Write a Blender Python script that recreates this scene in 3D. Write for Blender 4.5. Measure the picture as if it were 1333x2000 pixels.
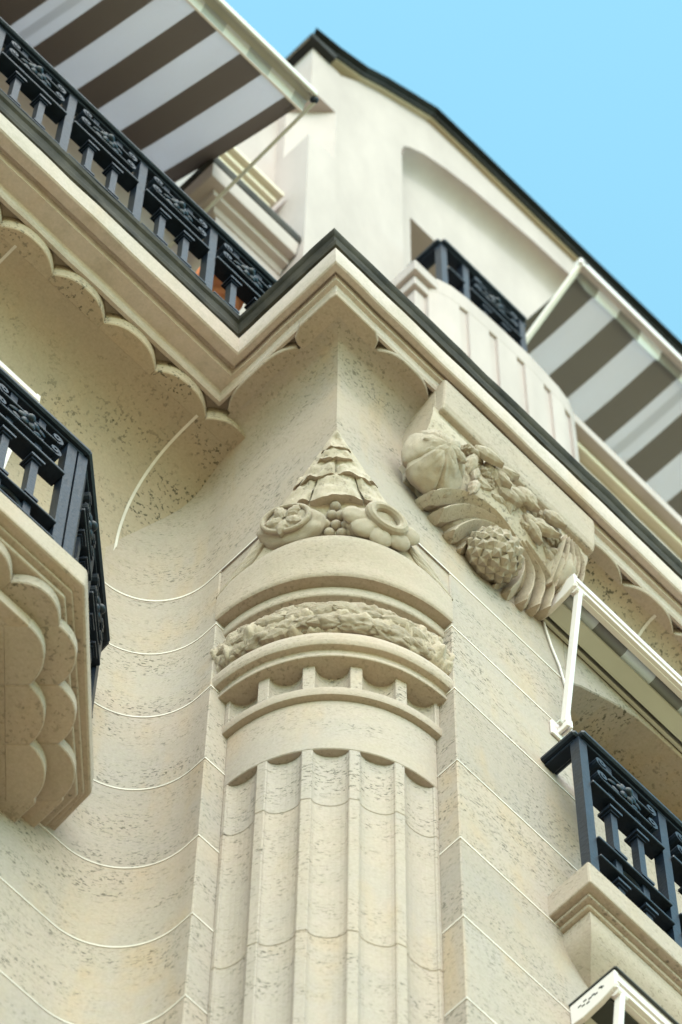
import bpy, bmesh, math, random
from mathutils import Vector, Matrix, noise
random.seed(7)
sc = bpy.context.scene
for o in list(bpy.data.objects): bpy.data.objects.remove(o)

# ------------------------------------------------------------------ camera
cd = bpy.data.cameras.new('camera'); cam = bpy.data.objects.new('camera', cd)
sc.collection.objects.link(cam); sc.camera = cam
cd.sensor_fit = 'VERTICAL'; cd.sensor_height = 36.0; cd.lens = 154.45
cd.clip_start = 0.1; cd.clip_end = 2000
Rv = Vector((0.70283, -0.71132, 0.00711)); Uv = Vector((-0.65938, -0.64770, 0.38171)); Fv = Vector((0.26692, 0.27297, 0.92425))
CAM = Vector((-2.5057, -2.5819, 1.6))
m = Matrix((Rv, Uv, -Fv)).transposed().to_4x4(); m.translation = CAM
cam.matrix_world = m
cd.dof.use_dof = True; cd.dof.focus_distance = 9.4; cd.dof.aperture_fstop = 5.6; cd.dof.aperture_blades = 9

# ------------------------------------------------------------------ light
SUN_EL, SUN_AZ = math.radians(46), math.radians(-122)     # azimuth of the direction TO the sun, from +X
w = bpy.data.worlds.new('World'); sc.world = w; w.use_nodes = True
nt = w.node_tree; nt.nodes.clear()
sky = nt.nodes.new('ShaderNodeTexSky'); sky.sky_type = 'NISHITA'; sky.sun_disc = False
sky.sun_elevation = SUN_EL; sky.sun_rotation = math.pi/2 - SUN_AZ
sky.air_density = 1.0; sky.dust_density = 0.5; sky.ozone_density = 0.5
tint = nt.nodes.new('ShaderNodeMix'); tint.data_type = 'RGBA'; tint.blend_type = 'MULTIPLY'; tint.inputs[0].default_value = 1
tint.inputs[7].default_value = (0.94, 1.335, 1.0, 1)
bg = nt.nodes.new('ShaderNodeBackground'); bg.inputs[1].default_value = 0.15
wo = nt.nodes.new('ShaderNodeOutputWorld')
nt.links.new(sky.outputs[0], tint.inputs[6]); nt.links.new(tint.outputs[2], bg.inputs[0]); nt.links.new(bg.outputs[0], wo.inputs[0])
sl = bpy.data.lights.new('sun', 'SUN'); sl.energy = 1.5; sl.angle = math.radians(75); sl.color = (1.0, 0.82, 0.69)
so = bpy.data.objects.new('sun', sl); sc.collection.objects.link(so)
sd = Vector((math.cos(SUN_EL)*math.cos(SUN_AZ), math.cos(SUN_EL)*math.sin(SUN_AZ), math.sin(SUN_EL)))
so.rotation_euler = sd.to_track_quat('Z', 'Y').to_euler(); so.location = (-6, -12, 18)
vs = sc.view_settings; vs.view_transform = 'Standard'; vs.look = 'None'; vs.gamma = 1; vs.use_curve_mapping = False
vs.exposure = 1.55

# ------------------------------------------------------------------ materials
def newmat(name):
    mt = bpy.data.materials.new(name); mt.use_nodes = True
    n = mt.node_tree.nodes; b = n['Principled BSDF']
    return mt, mt.node_tree, n, b
def N(nt, t, **kw):
    n = nt.nodes.new(t)
    for k, v in kw.items():
        if k.startswith('i_'): n.inputs[int(k[2:])].default_value = v
        else: setattr(n, k, v)
    return n
def ramp(nt, src, p0, p1, c0=(0,0,0,1), c1=(1,1,1,1), interp='LINEAR'):
    r = nt.nodes.new('ShaderNodeValToRGB'); r.color_ramp.interpolation = interp
    e = r.color_ramp.elements; e[0].position = p0; e[0].color = c0; e[1].position = p1; e[1].color = c1
    nt.links.new(src, r.inputs[0]); return r.outputs[0]
def mix(nt, fac, a, b, mode='MIX'):
    x = nt.nodes.new('ShaderNodeMix'); x.data_type = 'RGBA'; x.blend_type = mode
    for s, v in ((0, fac), (6, a), (7, b)):
        if isinstance(v, (float, int)): x.inputs[s].default_value = v
        elif isinstance(v, tuple): x.inputs[s].default_value = v if len(v) == 4 else v+(1,)
        else: nt.links.new(v, x.inputs[s])
    return x.outputs[2]
def mulv(nt, a, b):
    x = nt.nodes.new('ShaderNodeMath'); x.operation = 'MULTIPLY'
    for i, v in enumerate((a, b)):
        if isinstance(v, (float, int)): x.inputs[i].default_value = v
        else: nt.links.new(v, x.inputs[i])
    return x.outputs[0]
def addv(nt, a, b):
    x = nt.nodes.new('ShaderNodeMath'); x.operation = 'ADD'
    for i, v in enumerate((a, b)):
        if isinstance(v, (float, int)): x.inputs[i].default_value = v
        else: nt.links.new(v, x.inputs[i])
    return x.outputs[0]
def coords(nt, scale=(1,1,1), loc=(0,0,0)):
    tc = nt.nodes.new('ShaderNodeTexCoord'); mp = nt.nodes.new('ShaderNodeMapping')
    mp.inputs['Scale'].default_value = scale; mp.inputs['Location'].default_value = loc
    nt.links.new(tc.outputs['Object'], mp.inputs['Vector']); return mp.outputs[0]
def nz(nt, vec, s, d=2.0, r=0.5):
    n = nt.nodes.new('ShaderNodeTexNoise'); n.inputs['Scale'].default_value = s; n.inputs['Detail'].default_value = d; n.inputs['Roughness'].default_value = r
    nt.links.new(vec, n.inputs['Vector']); return n.outputs[0]

def stone(name, base=(.376,.291,.258), warm=(.412,.280,.188), grey=(.340,.278,.264), pits=1.0, rough_bump=.25, stains=1.0, flat=False, grime=.22):
    mt, nt, n, b = newmat(name)
    oi = nt.nodes.new('ShaderNodeObjectInfo')
    off = nt.nodes.new('ShaderNodeVectorMath'); off.operation = 'SCALE'
    comb = nt.nodes.new('ShaderNodeCombineXYZ')
    for i in range(3): nt.links.new(oi.outputs['Random'], comb.inputs[i])
    off.inputs[3].default_value = 7.3; nt.links.new(comb.outputs[0], off.inputs[0])
    tc = nt.nodes.new('ShaderNodeTexCoord')
    ad = nt.nodes.new('ShaderNodeVectorMath'); ad.operation = 'ADD'
    nt.links.new(tc.outputs['Object'], ad.inputs[0]); nt.links.new(off.outputs[0], ad.inputs[1])
    def sc_(s):
        mp = nt.nodes.new('ShaderNodeMapping'); mp.inputs['Scale'].default_value = s
        nt.links.new(ad.outputs[0], mp.inputs['Vector']); return mp.outputs[0]
    P = sc_((1,1,1))
    big = nz(nt, P, 2.6, 3, .6)
    col = mix(nt, ramp(nt, big, .38, .62), base, grey)
    # warm stains with drifting vertical streaks
    st = nz(nt, sc_((9,9,1.6)), 1.0, 3, .55)
    st2 = nz(nt, P, 5.5, 4, .6)
    stf = mulv(nt, ramp(nt, st, .50, .66), ramp(nt, st2, .40, .62))
    col = mix(nt, mulv(nt, stf, .6*stains), col, warm)
    # fine mottling
    f1 = nz(nt, P, 38, 5, .65)
    col = mix(nt, mulv(nt, ramp(nt, f1, .35, .75), .28), col, (.33,.29,.22), 'MIX')
    gr = nz(nt, sc_((1,1,1.8)), 8.5, 5, .68)
    col = mix(nt, mulv(nt, ramp(nt, gr, .52, .76), grime), col, (.25,.215,.175))
    f2 = nz(nt, P, 160, 2, .6)
    col = mix(nt, .22, col, ramp(nt, f2, .3, .7, (.6,.6,.6,1), (1.25,1.25,1.25,1)), 'MULTIPLY')
    # per-stone tone
    hs = nt.nodes.new('ShaderNodeMapRange'); hs.inputs[3].default_value = .95; hs.inputs[4].default_value = 1.06
    nt.links.new(oi.outputs['Random'], hs.inputs[0])
    cm = nt.nodes.new('ShaderNodeCombineColor')
    for i in range(3): nt.links.new(hs.outputs[0], cm.inputs[i])
    col = mix(nt, 1.0, col, cm.outputs[0], 'MULTIPLY')
    # travertine pits: small flat holes lying along the bed, in drifts
    pm = ramp(nt, nz(nt, sc_((1.2,1.2,3.2)), 3.4, 3, .6), .40, .64)
    sq = (1,1,1) if flat else (1,1,2.0)
    pa = ramp(nt, nz(nt, sc_(sq), 92, 3, .6), .572, .62)
    pb = ramp(nt, nz(nt, sc_((1.0,1.0,2.4) if not flat else (1.1,1,1)), 44, 3, .6), .64, .685)
    pr = nt.nodes.new('ShaderNodeMapRange'); pr.inputs[3].default_value = .45; pr.inputs[4].default_value = 1.15
    fr = nt.nodes.new('ShaderNodeMath'); fr.operation = 'FRACT'; nt.links.new(mulv(nt, oi.outputs['Random'], 7.77), fr.inputs[0]); nt.links.new(fr.outputs[0], pr.inputs[0])
    pf = mulv(nt, addv(nt, mulv(nt, pa, addv(nt, pm, .10)), mulv(nt, pb, addv(nt, pm, .05))), mulv(nt, pr.outputs[0], pits))
    cl = nt.nodes.new('ShaderNodeClamp'); nt.links.new(pf, cl.inputs[0]); pf = cl.outputs[0]
    col = mix(nt, mulv(nt, pf, .88), col, (.065,.055,.042))
    nt.links.new(col, b.inputs['Base Color']); b.inputs['Roughness'].default_value = .9
    b.inputs['Specular IOR Level'].default_value = .2
    hgt = addv(nt, mulv(nt, f1, .5), addv(nt, mulv(nt, f2, .25), mulv(nt, pf, -1.2)))
    bp = nt.nodes.new('ShaderNodeBump'); bp.inputs['Strength'].default_value = rough_bump; bp.inputs['Distance'].default_value = .004
    nt.links.new(hgt, bp.inputs['Height']); nt.links.new(bp.outputs[0], b.inputs['Normal'])
    return mt
M = {}
M['wall'] = stone('limestone_wall')
M['cove'] = stone('limestone_cove', base=(0.397,0.297,0.232), grey=(0.378,0.292,0.235), pits=1.0, stains=.6, flat=True)
M['smooth'] = stone('limestone_smooth', base=(0.400,0.305,0.266), grey=(0.380,0.301,0.269), warm=(0.404,0.285,0.211), pits=.55, rough_bump=.35, stains=.6)
M['cornice'] = stone('cleaned_cornice_stone', base=(0.531,0.422,0.414), grey=(0.509,0.418,0.414), warm=(0.477,0.355,0.297), pits=.15, rough_bump=.2, stains=.9, grime=.42)
M['carved'] = stone('limestone_carved', base=(0.467,0.365,0.314), grey=(0.446,0.358,0.314), warm=(0.436,0.319,0.240), pits=.55, rough_bump=.6, flat=True, stains=.5)
M['wreath'] = stone('limestone_weathered', base=(0.428,0.328,0.270), grey=(0.409,0.320,0.270), warm=(0.418,0.295,0.221), pits=.5, rough_bump=.75, flat=True)

def simple(name, colr, rough=.5, metal=0, spec=.5, var=.15, scale=6, bump=0, bscale=60, vec=(1,1,1)):
    mt, nt, n, b = newmat(name)
    P = coords(nt, vec)
    f = nz(nt, P, scale, 4, .6)
    lo = tuple(max(0, c*(1-var)) for c in colr)+(1,); hi = tuple(min(1, c*(1+var)) for c in colr)+(1,)
    nt.links.new(ramp(nt, f, .3, .7, lo, hi), b.inputs['Base Color'])
    b.inputs['Roughness'].default_value = rough; b.inputs['Metallic'].default_value = metal; b.inputs['Specular IOR Level'].default_value = spec
    if bump:
        bp = nt.nodes.new('ShaderNodeBump'); bp.inputs['Strength'].default_value = bump; bp.inputs['Distance'].default_value = .003
        nt.links.new(nz(nt, P, bscale, 3), bp.inputs['Height']); nt.links.new(bp.outputs[0], b.inputs['Normal'])
    return mt
M['mortar'] = simple('white_mortar', (.62,.54,.52), .9, var=.2)
M['plaster'] = simple('cream_plaster', (.42,.345,.348), .9, spec=.2, var=.09, scale=3.0, bump=.25, bscale=40, vec=(2.2,2.2,.6))
M['tancoat'] = simple('tan_eaves_paint', (.42,.34,.25), .8, spec=.2, var=.08)
M['zinc'] = simple('weathered_zinc', (.036,.030,.025), .7, spec=.2, var=.6, scale=14, bump=.5, bscale=30)
M['roofing'] = simple('dark_zinc_roofing', (.025,.026,.028), .7, spec=.2, var=.3)
M['iron'] = simple('blue_black_iron_paint', (.006,.011,.023), .42, spec=.25, var=.4, scale=30, bump=.35, bscale=120)
M['white'] = simple('white_lacquer', (.67,.59,.61), .35, var=.03)
M['greywhite'] = simple('aged_white_aluminium', (.46,.43,.41), .45, var=.08)
M['dark'] = simple('dark_recess', (.03,.03,.028), .7)
M['terracotta'] = simple('terracotta', (.55,.16,.06), .8, var=.15)
M['ground'] = simple('street_paving', (.385,.292,.132), .9, var=.2, scale=.8)
M['interior'] = simple('painted_panel', (.56,.47,.39), .7, var=.05)
def glassmat():
    mt, nt, n, b = newmat('window_glass')
    b.inputs['Base Color'].default_value = (.09,.09,.075,1); b.inputs['Roughness'].default_value = .25; b.inputs['Specular IOR Level'].default_value = .15
    return mt
M['glass'] = glassmat()
def awning_mat(name, dark, light, period, x0, duty, seam=None, transl=.4):
    mt, nt, n, b = newmat(name)
    tc = nt.nodes.new('ShaderNodeTexCoord'); sp = nt.nodes.new('ShaderNodeSeparateXYZ'); nt.links.new(tc.outputs['Object'], sp.inputs[0])
    a = addv(nt, sp.outputs[0], -x0)
    md = nt.nodes.new('ShaderNodeMath'); md.operation = 'FLOORED_MODULO'; md.inputs[1].default_value = period; nt.links.new(a, md.inputs[0])
    ls = nt.nodes.new('ShaderNodeMath'); ls.operation = 'LESS_THAN'; ls.inputs[1].default_value = period*duty; nt.links.new(md.outputs[0], ls.inputs[0])
    col = mix(nt, ls.outputs[0], light, dark)
    if seam is not None:
        cp = nt.nodes.new('ShaderNodeMath'); cp.operation = 'COMPARE'; cp.inputs[1].default_value = seam; cp.inputs[2].default_value = period*.075
        nt.links.new(sp.outputs[0], cp.inputs[0])
        col = mix(nt, mulv(nt, cp.outputs[0], .55), col, tuple(c*.72 for c in light))
    wv = nz(nt, coords(nt, (1,1,1)), 420, 2)
    col = mix(nt, .12, col, ramp(nt, wv, .3, .7, (.7,.7,.7,1), (1.2,1.2,1.2,1)), 'MULTIPLY')
    lg = nz(nt, coords(nt, (6,1.5,1)), 2, 3)
    col = mix(nt, .12, col, ramp(nt, lg, .3, .7, (.8,.8,.8,1), (1.1,1.1,1.1,1)), 'MULTIPLY')
    nt.links.new(col, b.inputs['Base Color']); b.inputs['Roughness'].default_value = .9; b.inputs['Specular IOR Level'].default_value = .1
    tr = nt.nodes.new('ShaderNodeBsdfTranslucent'); nt.links.new(col, tr.inputs[0])
    ms = nt.nodes.new('ShaderNodeMixShader'); ms.inputs[0].default_value = transl
    nt.links.new(b.outputs[0], ms.inputs[1]); nt.links.new(tr.outputs[0], ms.inputs[2])
    nt.links.new(ms.outputs[0], n['Material Output'].inputs[0])
    return mt
M['awnL'] = awning_mat('brown_striped_canvas', (.225,.19,.18), (.72,.71,.77), .171, -.509, .48, seam=-.725)
M['valance'] = awning_mat('backlit_valance_canvas', (.44,.44,.46), (.70,.68,.70), .171, -.509, .48)  # awning stripes again, painted paler: the backlight is put into the cloth colour
M['awnR'] = awning_mat('grey_striped_canvas', (.29,.27,.265), (.80,.81,.87), .191, 1.342, .5, seam=1.675)

# ------------------------------------------------------------------ helpers
COL = sc.collection
def link(name, me, mat, parent=None, smooth=False, bevel=0, seg=2):
    o = bpy.data.objects.new(name, me); COL.objects.link(o)
    if mat and not me.materials: me.materials.append(M[mat])
    if parent: o.parent = parent
    if smooth: me.shade_smooth()
    if bevel:
        md = o.modifiers.new('b', 'BEVEL'); md.width = bevel; md.segments = seg; md.limit_method = 'ANGLE'; md.angle_limit = math.radians(40)
    return o
def mesh(name, v, f):
    me = bpy.data.meshes.new(name); me.from_pydata([tuple(p) for p in v], [], f); me.validate(); return me
def fixn(me):
    bm = bmesh.new(); bm.from_mesh(me); bmesh.ops.remove_doubles(bm, verts=bm.verts, dist=1e-6); bmesh.ops.recalc_face_normals(bm, faces=bm.faces); bm.to_mesh(me); bm.free(); return me
def empty(name, loc, label, cat, group=None):
    o = bpy.data.objects.new(name, None); COL.objects.link(o); o.location = loc; o['label'] = label; o['category'] = cat
    if group: o['group'] = group
    return o
def prism_me(poly, z0, z1, name='p'):
    n = len(poly); v = [(x, y, z0) for x, y in poly]+[(x, y, z1) for x, y in poly]
    f = [list(range(n))[::-1], list(range(n, 2*n))]+[[i, (i+1) % n, n+(i+1) % n, n+i] for i in range(n)]
    return fixn(mesh(name, v, f))
def prism_y(poly, y0, y1, name='p'):
    n = len(poly); v = [(x, y0, z) for x, z in poly]+[(x, y1, z) for x, z in poly]
    f = [list(range(n))[::-1], list(range(n, 2*n))]+[[i, (i+1) % n, n+(i+1) % n, n+i] for i in range(n)]
    return fixn(mesh(name, v, f))
def box_me(x0, x1, y0, y1, z0, z1, name='p'):
    return prism_me([(x0,y0),(x1,y0),(x1,y1),(x0,y1)], z0, z1, name)
def prism_yz(x0, x1, poly):
    n = len(poly); v = [(x0, y, z) for y, z in poly]+[(x1, y, z) for y, z in poly]
    return fixn(mesh('p', v, [list(range(n)), list(range(n, 2*n))[::-1]]+[[i, (i+1) % n, n+(i+1) % n, n+i] for i in range(n)]))
def grid_me(rows, closed=False, name='g'):
    v = [p for r in rows for p in r]; c = len(rows[0]); f = []
    for i in range(len(rows)-1):
        for j in range(c-1 if not closed else c):
            f.append([i*c+j, i*c+(j+1) % c, (i+1)*c+(j+1) % c, (i+1)*c+j])
    return mesh(name, v, f)
def join_me(mes, name='j'):
    v, f = [], []
    for me in mes:
        o = len(v); v += [tuple(x.co) for x in me.vertices]; f += [[i+o for i in p.vertices] for p in me.polygons]
    return mesh(name, v, f)
def bar_me(p0, p1, wx, wz, up=Vector((0,0,1)), name='bar'):
    p0, p1 = Vector(p0), Vector(p1); d = (p1-p0).normalized(); s = d.cross(up)
    if s.length < 1e-4: s = d.cross(Vector((1,0,0)))
    s.normalize(); u = s.cross(d)
    c = [s*a*wx/2+u*b*wz/2 for a, b in ((-1,-1),(1,-1),(1,1),(-1,1))]
    v = [p0+q for q in c]+[p1+q for q in c]
    f = [[3,2,1,0],[4,5,6,7]]+[[i,(i+1) % 4,4+(i+1) % 4,4+i] for i in range(4)]
    return fixn(mesh(name, v, f))
def tube_me(pts, r, seg=8, name='tube', taper=None):
    pts = [Vector(p) for p in pts]; rows = []
    for i, p in enumerate(pts):
        d = (pts[min(i+1, len(pts)-1)]-pts[max(i-1, 0)]).normalized()
        a = d.cross(Vector((0,0,1)));
        if a.length < .05: a = d.cross(Vector((1,0,0)))
        a.normalize(); b = a.cross(d); rr = r*(taper[i] if taper else 1)
        rows.append([p+a*math.cos(t*2*math.pi/seg)*rr+b*math.sin(t*2*math.pi/seg)*rr for t in range(seg)])
    me = grid_me(rows, True, name)
    n = len(rows); v = [x.co.copy() for x in me.vertices]; f = [list(p.vertices) for p in me.polygons]
    f.append(list(range(seg))[::-1]); f.append([(n-1)*seg+i for i in range(seg)])
    return fixn(mesh(name, v, f))
def jitter(me, amp, sc_=20, seed=0):
    for v in me.vertices:
        q = v.co*sc_+Vector((seed*3.1, seed*1.7, 0)); v.co += noise.noise_vector(q)*amp
    return me

def lump_me(seed, sub=3, amp=.22, f=2.2):
    bm = bmesh.new(); bmesh.ops.create_icosphere(bm, subdivisions=sub, radius=1)
    for v in bm.verts:
        k = 1+amp*noise.fractal(v.co*f+Vector((seed*5.1, seed, 0)), 1.0, 2.0, 4)
        rid = .07*math.cos(v.co.y*9+seed); v.co = v.co*(k+rid*abs(v.co.z))
    me = bpy.data.meshes.new('lump'); bm.to_mesh(me); bm.free(); me.shade_smooth(); return me
# ================================================================== GROUND
g = link('street_ground', mesh('g', [(-300,-300,0),(300,-300,0),(300,300,0),(-300,300,0)], [[0,1,2,3]]), 'ground'); g['kind'] = 'structure'

# ================================================================== BUILDING
B = empty('apartment_building', (0,0,0), 'cream stone apartment building with fluted corner column and scalloped cornice', 'building')
A_, D_ = .3605, .0545            # notch for the column, flank depth
L_, FR = .565, .17               # recessed left wall plane, radius of the hollow corner
JX = .738                        # window jamb
def fillet(o=0.0, n=40, e=0.0):
    cx, cy, r = -FR-o, .395, FR-e
    return [(cx+r*math.cos(t), cy+r*math.sin(t)) for t in [math.pi/2*i/n for i in range(n+1)]]
def left_path(e=0.0):           # flank -> pier face -> hollow corner -> left wall ; e = proud
    return [(D_+.06, A_-e), (-e, A_-e)]+fillet(0, 40, e)+[(-4.0, L_-e)]
def left_poly(e=0.0):
    return left_path(e)+[(-4.0, .8), (D_+.06, .8)]
def right_poly(e=0.0, x1=JX):
    return [(A_-e, D_+.06), (A_-e, -e), (x1, -e), (x1, .34), (A_-e, .34)]
Z = [7.4, 7.71, 8.02, 8.315, 8.625, 8.945, 9.272, 9.62, 9.967, 10.288, 10.575]
G_ = .0022
lw = link('facade_wall', prism_me([(-4,.79),(.11,.79),(.11,.345),(.34,.345),(.34,.11),(.345,.11),(.345,.02),(5,.02),(5,1.2),(-4,1.2)], 0, 7.4), 'wall', B)
for i in range(len(Z)-1):
    z0, z1 = Z[i]+G_, Z[i+1]-G_
    link('stone_course', jitter(prism_me(left_poly(), z0, z1), 0), 'wall', lw, bevel=.0025, seg=1)
    x1 = JX if z0 > 9.2 else 5.0
    link('stone_course', prism_me(right_poly(0, x1), z0, z1), 'wall', lw, bevel=.0025, seg=1)
    zt = Z[i+1]
    link('mortar_joint', prism_me(left_poly(.0012), zt-G_-.0005, zt+G_+.0005), 'mortar', lw)
    link('mortar_joint', prism_me(right_poly(.0012, JX if zt > 9.2 else 5.0), zt-G_-.0005, zt+G_+.0005), 'mortar', lw)

# --- right facade above the window: arched lintel stone, springing from the jamb
arc = [(JX, 10.30), (JX, 10.575)]
ARCH = [(JX,10.56),(.752,10.60),(.79,10.642),(.831,10.672),(.885,10.715),(.94,10.75),(.985,10.772),(1.06,10.785),(1.16,10.79),(1.3,10.795),(1.45,10.797),(1.6,10.795),(1.75,10.78),(1.9,10.74),(2.02,10.66),(2.1,10.57)]
link('lintel', prism_y([(JX,10.579)]+[p for p in ARCH[1:-1]]+[(2.1,10.57),(2.1,9.28),(5,9.28),(5,10.812),(JX,10.812)], 0.0, .34), 'wall', lw, bevel=.003, seg=1)
# reveal soffit band (underside behind the lintel) is the lintel's own thickness; window behind it
WN = link('window', join_me([box_me(JX+.004,1.076,.200,.235,9.30,10.69), box_me(1.076,2.1,.200,.235,10.600,10.69)]), 'white', B, bevel=.004)
link('window_head', box_me(JX+.004,2.1,.196,.34,10.692,10.83), 'smooth', WN)
link('casement_frame', join_me([box_me(1.078,1.118,.208,.232,9.30,10.598), box_me(1.118,2.1,.206,.230,10.545,10.598), box_me(1.118,2.1,.212,.230,10.49,10.512), box_me(1.118,2.1,.206,.230,9.30,9.38), box_me(1.50,1.56,.206,.230,9.38,10.545)]), 'interior', WN, bevel=.003)
link('pane', box_me(1.08,2.1,.236,.24,9.30,10.60), 'glass', WN)
# --- big cove of the recessed wall, split at its vertical joints
def cove_y(t):                   # t 0..1 -> (y,z)
    tab = [(.565,10.579),(.565,10.72),(.5645,10.80),(.560,10.885),(.551,10.95),(.534,11.02),(.503,11.09),(.468,11.135),(.430,11.165),(.385,11.182),(.345,11.188),(.312,11.19)]
    x = t*(len(tab)-1); i = min(int(x), len(tab)-2); u = x-i
    P = [Vector(tab[max(0, min(len(tab)-1, k))]) for k in (i-1, i, i+1, i+2)]
    return .5*((2*P[1])+(-P[0]+P[2])*u+(2*P[0]-5*P[1]+4*P[2]-P[3])*u*u+(-P[0]+3*P[1]-3*P[2]+P[3])*u**3)
vj = [-4.0, -3.09, -2.5, -1.91, -1.322, -.734, -.146, .02]
prof = [cove_y(i/44) for i in range(45)]
cv = None
for a, b in zip(vj[:-1], vj[1:]):
    g_ = .003
    rows = [[(x, p[0], p[1]) for x in (a+g_, b-g_)] for p in prof]
    rows = [[(a+g_, .75, 10.579), (b-g_, .75, 10.579)]]+rows+[[(a+g_, .312, 11.26), (b-g_, .312, 11.26)], [(a+g_, .75, 11.26), (b-g_, .75, 11.26)]]
    me = grid_me(rows); nn = len(rows)
    v = [x.co.copy() for x in me.vertices]; f = [list(p.vertices) for p in me.polygons]
    f.append([2*i for i in range(nn)][::-1]); f.append([2*i+1 for i in range(nn)]); f.append([0, 1, 2*nn-1, 2*nn-2][::-1])
    o = link('cove_stone', fixn(mesh('cove', v, f)), 'cove', lw)
    o.data.polygons.foreach_set('use_smooth', [len(p.vertices) == 4 for p in o.data.polygons])
    o.data.set_sharp_from_angle(angle=math.radians(35))
    if a > -4:
        pr = [(p[0]-.0012*(1 if p[1] < 11.0 else .6), p[1]-.0012) for p in prof]
        rr = [[(a-g_-.0006, y, z), (a+g_+.0006, y, z)] for y, z in pr]+[[(a-g_-.0006, .6, 11.2), (a+g_+.0006, .6, 11.2)]]
        link('mortar_joint', grid_me(rr), 'mortar', lw)

# --- pier top: small cove of both faces with the chamfered corner for the carving
def off(z):
    t = max(0, min(1, (z-11.10)/.122)); return .088*(1-math.sqrt(max(0, 1-t*t)))
def chamf(z): return max(0.0, min(.345, (10.79-z)*1.02))
rows = []
zs = [10.45+.02*i for i in range(6)]+[10.574,10.5765]+[10.581]+[10.59+.02*i for i in range(11)]+[10.80+.05*i for i in range(6)]+[11.08,11.10]+[11.10+.122*math.sin(math.pi/2*i/14) for i in range(1,15)]
for z in zs:
    o = off(z) if z > 10.58 else -.004; c = chamf(z); r = [(JX, -o, z), (.6, -o, z), (.42, -o, z)]
    r += [(c*(1)+.0-o*(c == 0), -o, z)]
    k = .012 if c > .03 else c*.3     # the ground behind the carving lies back
    r += [(c-k*.2-o*(c == 0), k*.8-o, z)]
    for t in (.25, .5, .75): r.append((c*(1-t)+k*.3-o, c*t+k*.3-o, z))
    r += [(k*.8-o, c-k*.2-o*(c == 0), z), (-o, c-o*(c == 0), z), (-o, .395, z)]
    r += [(x, y, z) for x, y in fillet(o)[1:]]+[(-.3, L_+.002, z)]
    rows.append(r)
pc = link('pier_head', grid_me(rows), 'wall', lw)
pc.data.shade_smooth(); pc.data.set_sharp_from_angle(angle=math.radians(30))
rows = [[(JX-.01, -off(z), z), (1.4, -off(z), z), (5.0, -off(z), z)] for z in zs if z >= 10.809]
po = link('cove_stone', grid_me(rows), 'cove', lw); po.data.shade_smooth()
def mortar_strip(pts, zc, h=.0045):
    rr = [[(x, y, zc-h) for x, y in pts], [(x, y, zc+h) for x, y in pts]]
    return link('mortar_joint', grid_me(rr), 'mortar', lw)
mortar_strip([(.24,-.0013),(.5,-.0013),(JX-.001,-.0013)], 10.577, .003)
mortar_strip([(-.0013,.24),(-.0013,.395)]+fillet(0,40,.0013)+[(-4,L_-.0013)], 10.577, .003)
# fillers behind
link('core', prism_me([(-4,.76),(.12,.76),(.12,.36),(.36,.12),(5,.12),(5,1.2),(-4,1.2)], 7.4, 11.2), 'wall', lw)

# ------------------------------------------------------------------ fluted corner column
def pol(R, th): return (A_+R*math.cos(math.radians(th)), A_+R*math.sin(math.radians(th)))
def flute_plan(R, pitch, half, depth, n=5, sub=10):
    pts = []; cs = [225+pitch*(k-(n-1)/2) for k in range(n)]
    def arcp(a0, a1):
        k = max(1, int(abs(a1-a0)/1.5))
        return [pol(R, a0+(a1-a0)*i/k) for i in range(k+1)]
    a = 180.0
    for c in cs:
        s, e = max(180.0, c-half), min(270.0, c+half)
        if s > a: pts += arcp(a, s)
        p0, p1 = Vector(pol(R, s)), Vector(pol(R, e)); mid = (p0+p1)/2; ax = (p1-p0)/2
        inn = (Vector((A_, A_))-mid).normalized()
        for i in range(1, sub):
            t = math.pi*i/sub; pts.append(tuple(mid-ax*math.cos(t)+inn*depth*math.sin(t)))
        a = e; pts.append(tuple(p1))
    if a < 270: pts += arcp(a, 270)
    out = []
    for p in pts:
        if not out or (Vector(p)-Vector(out[-1])).length > 1e-5: out.append(p)
    return out
R0 = .306
def colring(plan, z0, z1, name, mat='wall', bevel=.002, parent=None):
    return link(name, prism_me(plan+[(A_, A_)], z0, z1), mat, parent, bevel=bevel, seg=1)
fp = flute_plan(R0, 18.0, 6.9, .017)
COLM = colring(fp, 0.0, 8.24, 'corner_column', parent=B)
for a, b in ((8.2415, 8.79), (8.7915, 9.338), (9.3395, 9.562)): colring(fp, a, b, 'column_drum', parent=COLM)
plain = [pol(R0, 180+90*i/60) for i in range(61)]
colring(plain, 9.562, 9.79, 'column_drum', parent=COLM)
def lathe(prof, name, mat, parent, n=72, a0=179.6, a1=270.4, wob=0):
    rows = []
    for R, z in prof: rows.append([pol(R, a0+(a1-a0)*i/n)+(z,) for i in range(n+1)])
    me = grid_me(rows, name=name)
    if wob: jitter(me, wob, 14, 2)
    me.flip_normals(); o = link(name, me, mat, parent)
    me.shade_smooth(); me.set_sharp_from_angle(angle=math.radians(35)); return o
def rnd(pts, r=.003):            # soften profile corners a little
    out = [pts[0]]
    for i in range(1, len(pts)-1):
        p, q, s = Vector(pts[i-1]), Vector(pts[i]), Vector(pts[i+1])
        a, b = (p-q), (s-q); k = min(r, a.length*.4, b.length*.4)
        out += [tuple(q+a.normalized()*k), tuple(q+(a.normalized()+b.normalized())*k*.3), tuple(q+b.normalized()*k)]
    return out+[pts[-1]]
lathe(rnd([(.29,9.79),(.321,9.79),(.322,9.823),(.312,9.832),(.29,9.834)]), 'capital_ring', 'smooth', COLM)
colring(flute_plan(.317, 18.0, 6.6, .030, sub=14), 9.83, 9.945, 'fluted_band', parent=COLM)
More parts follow.
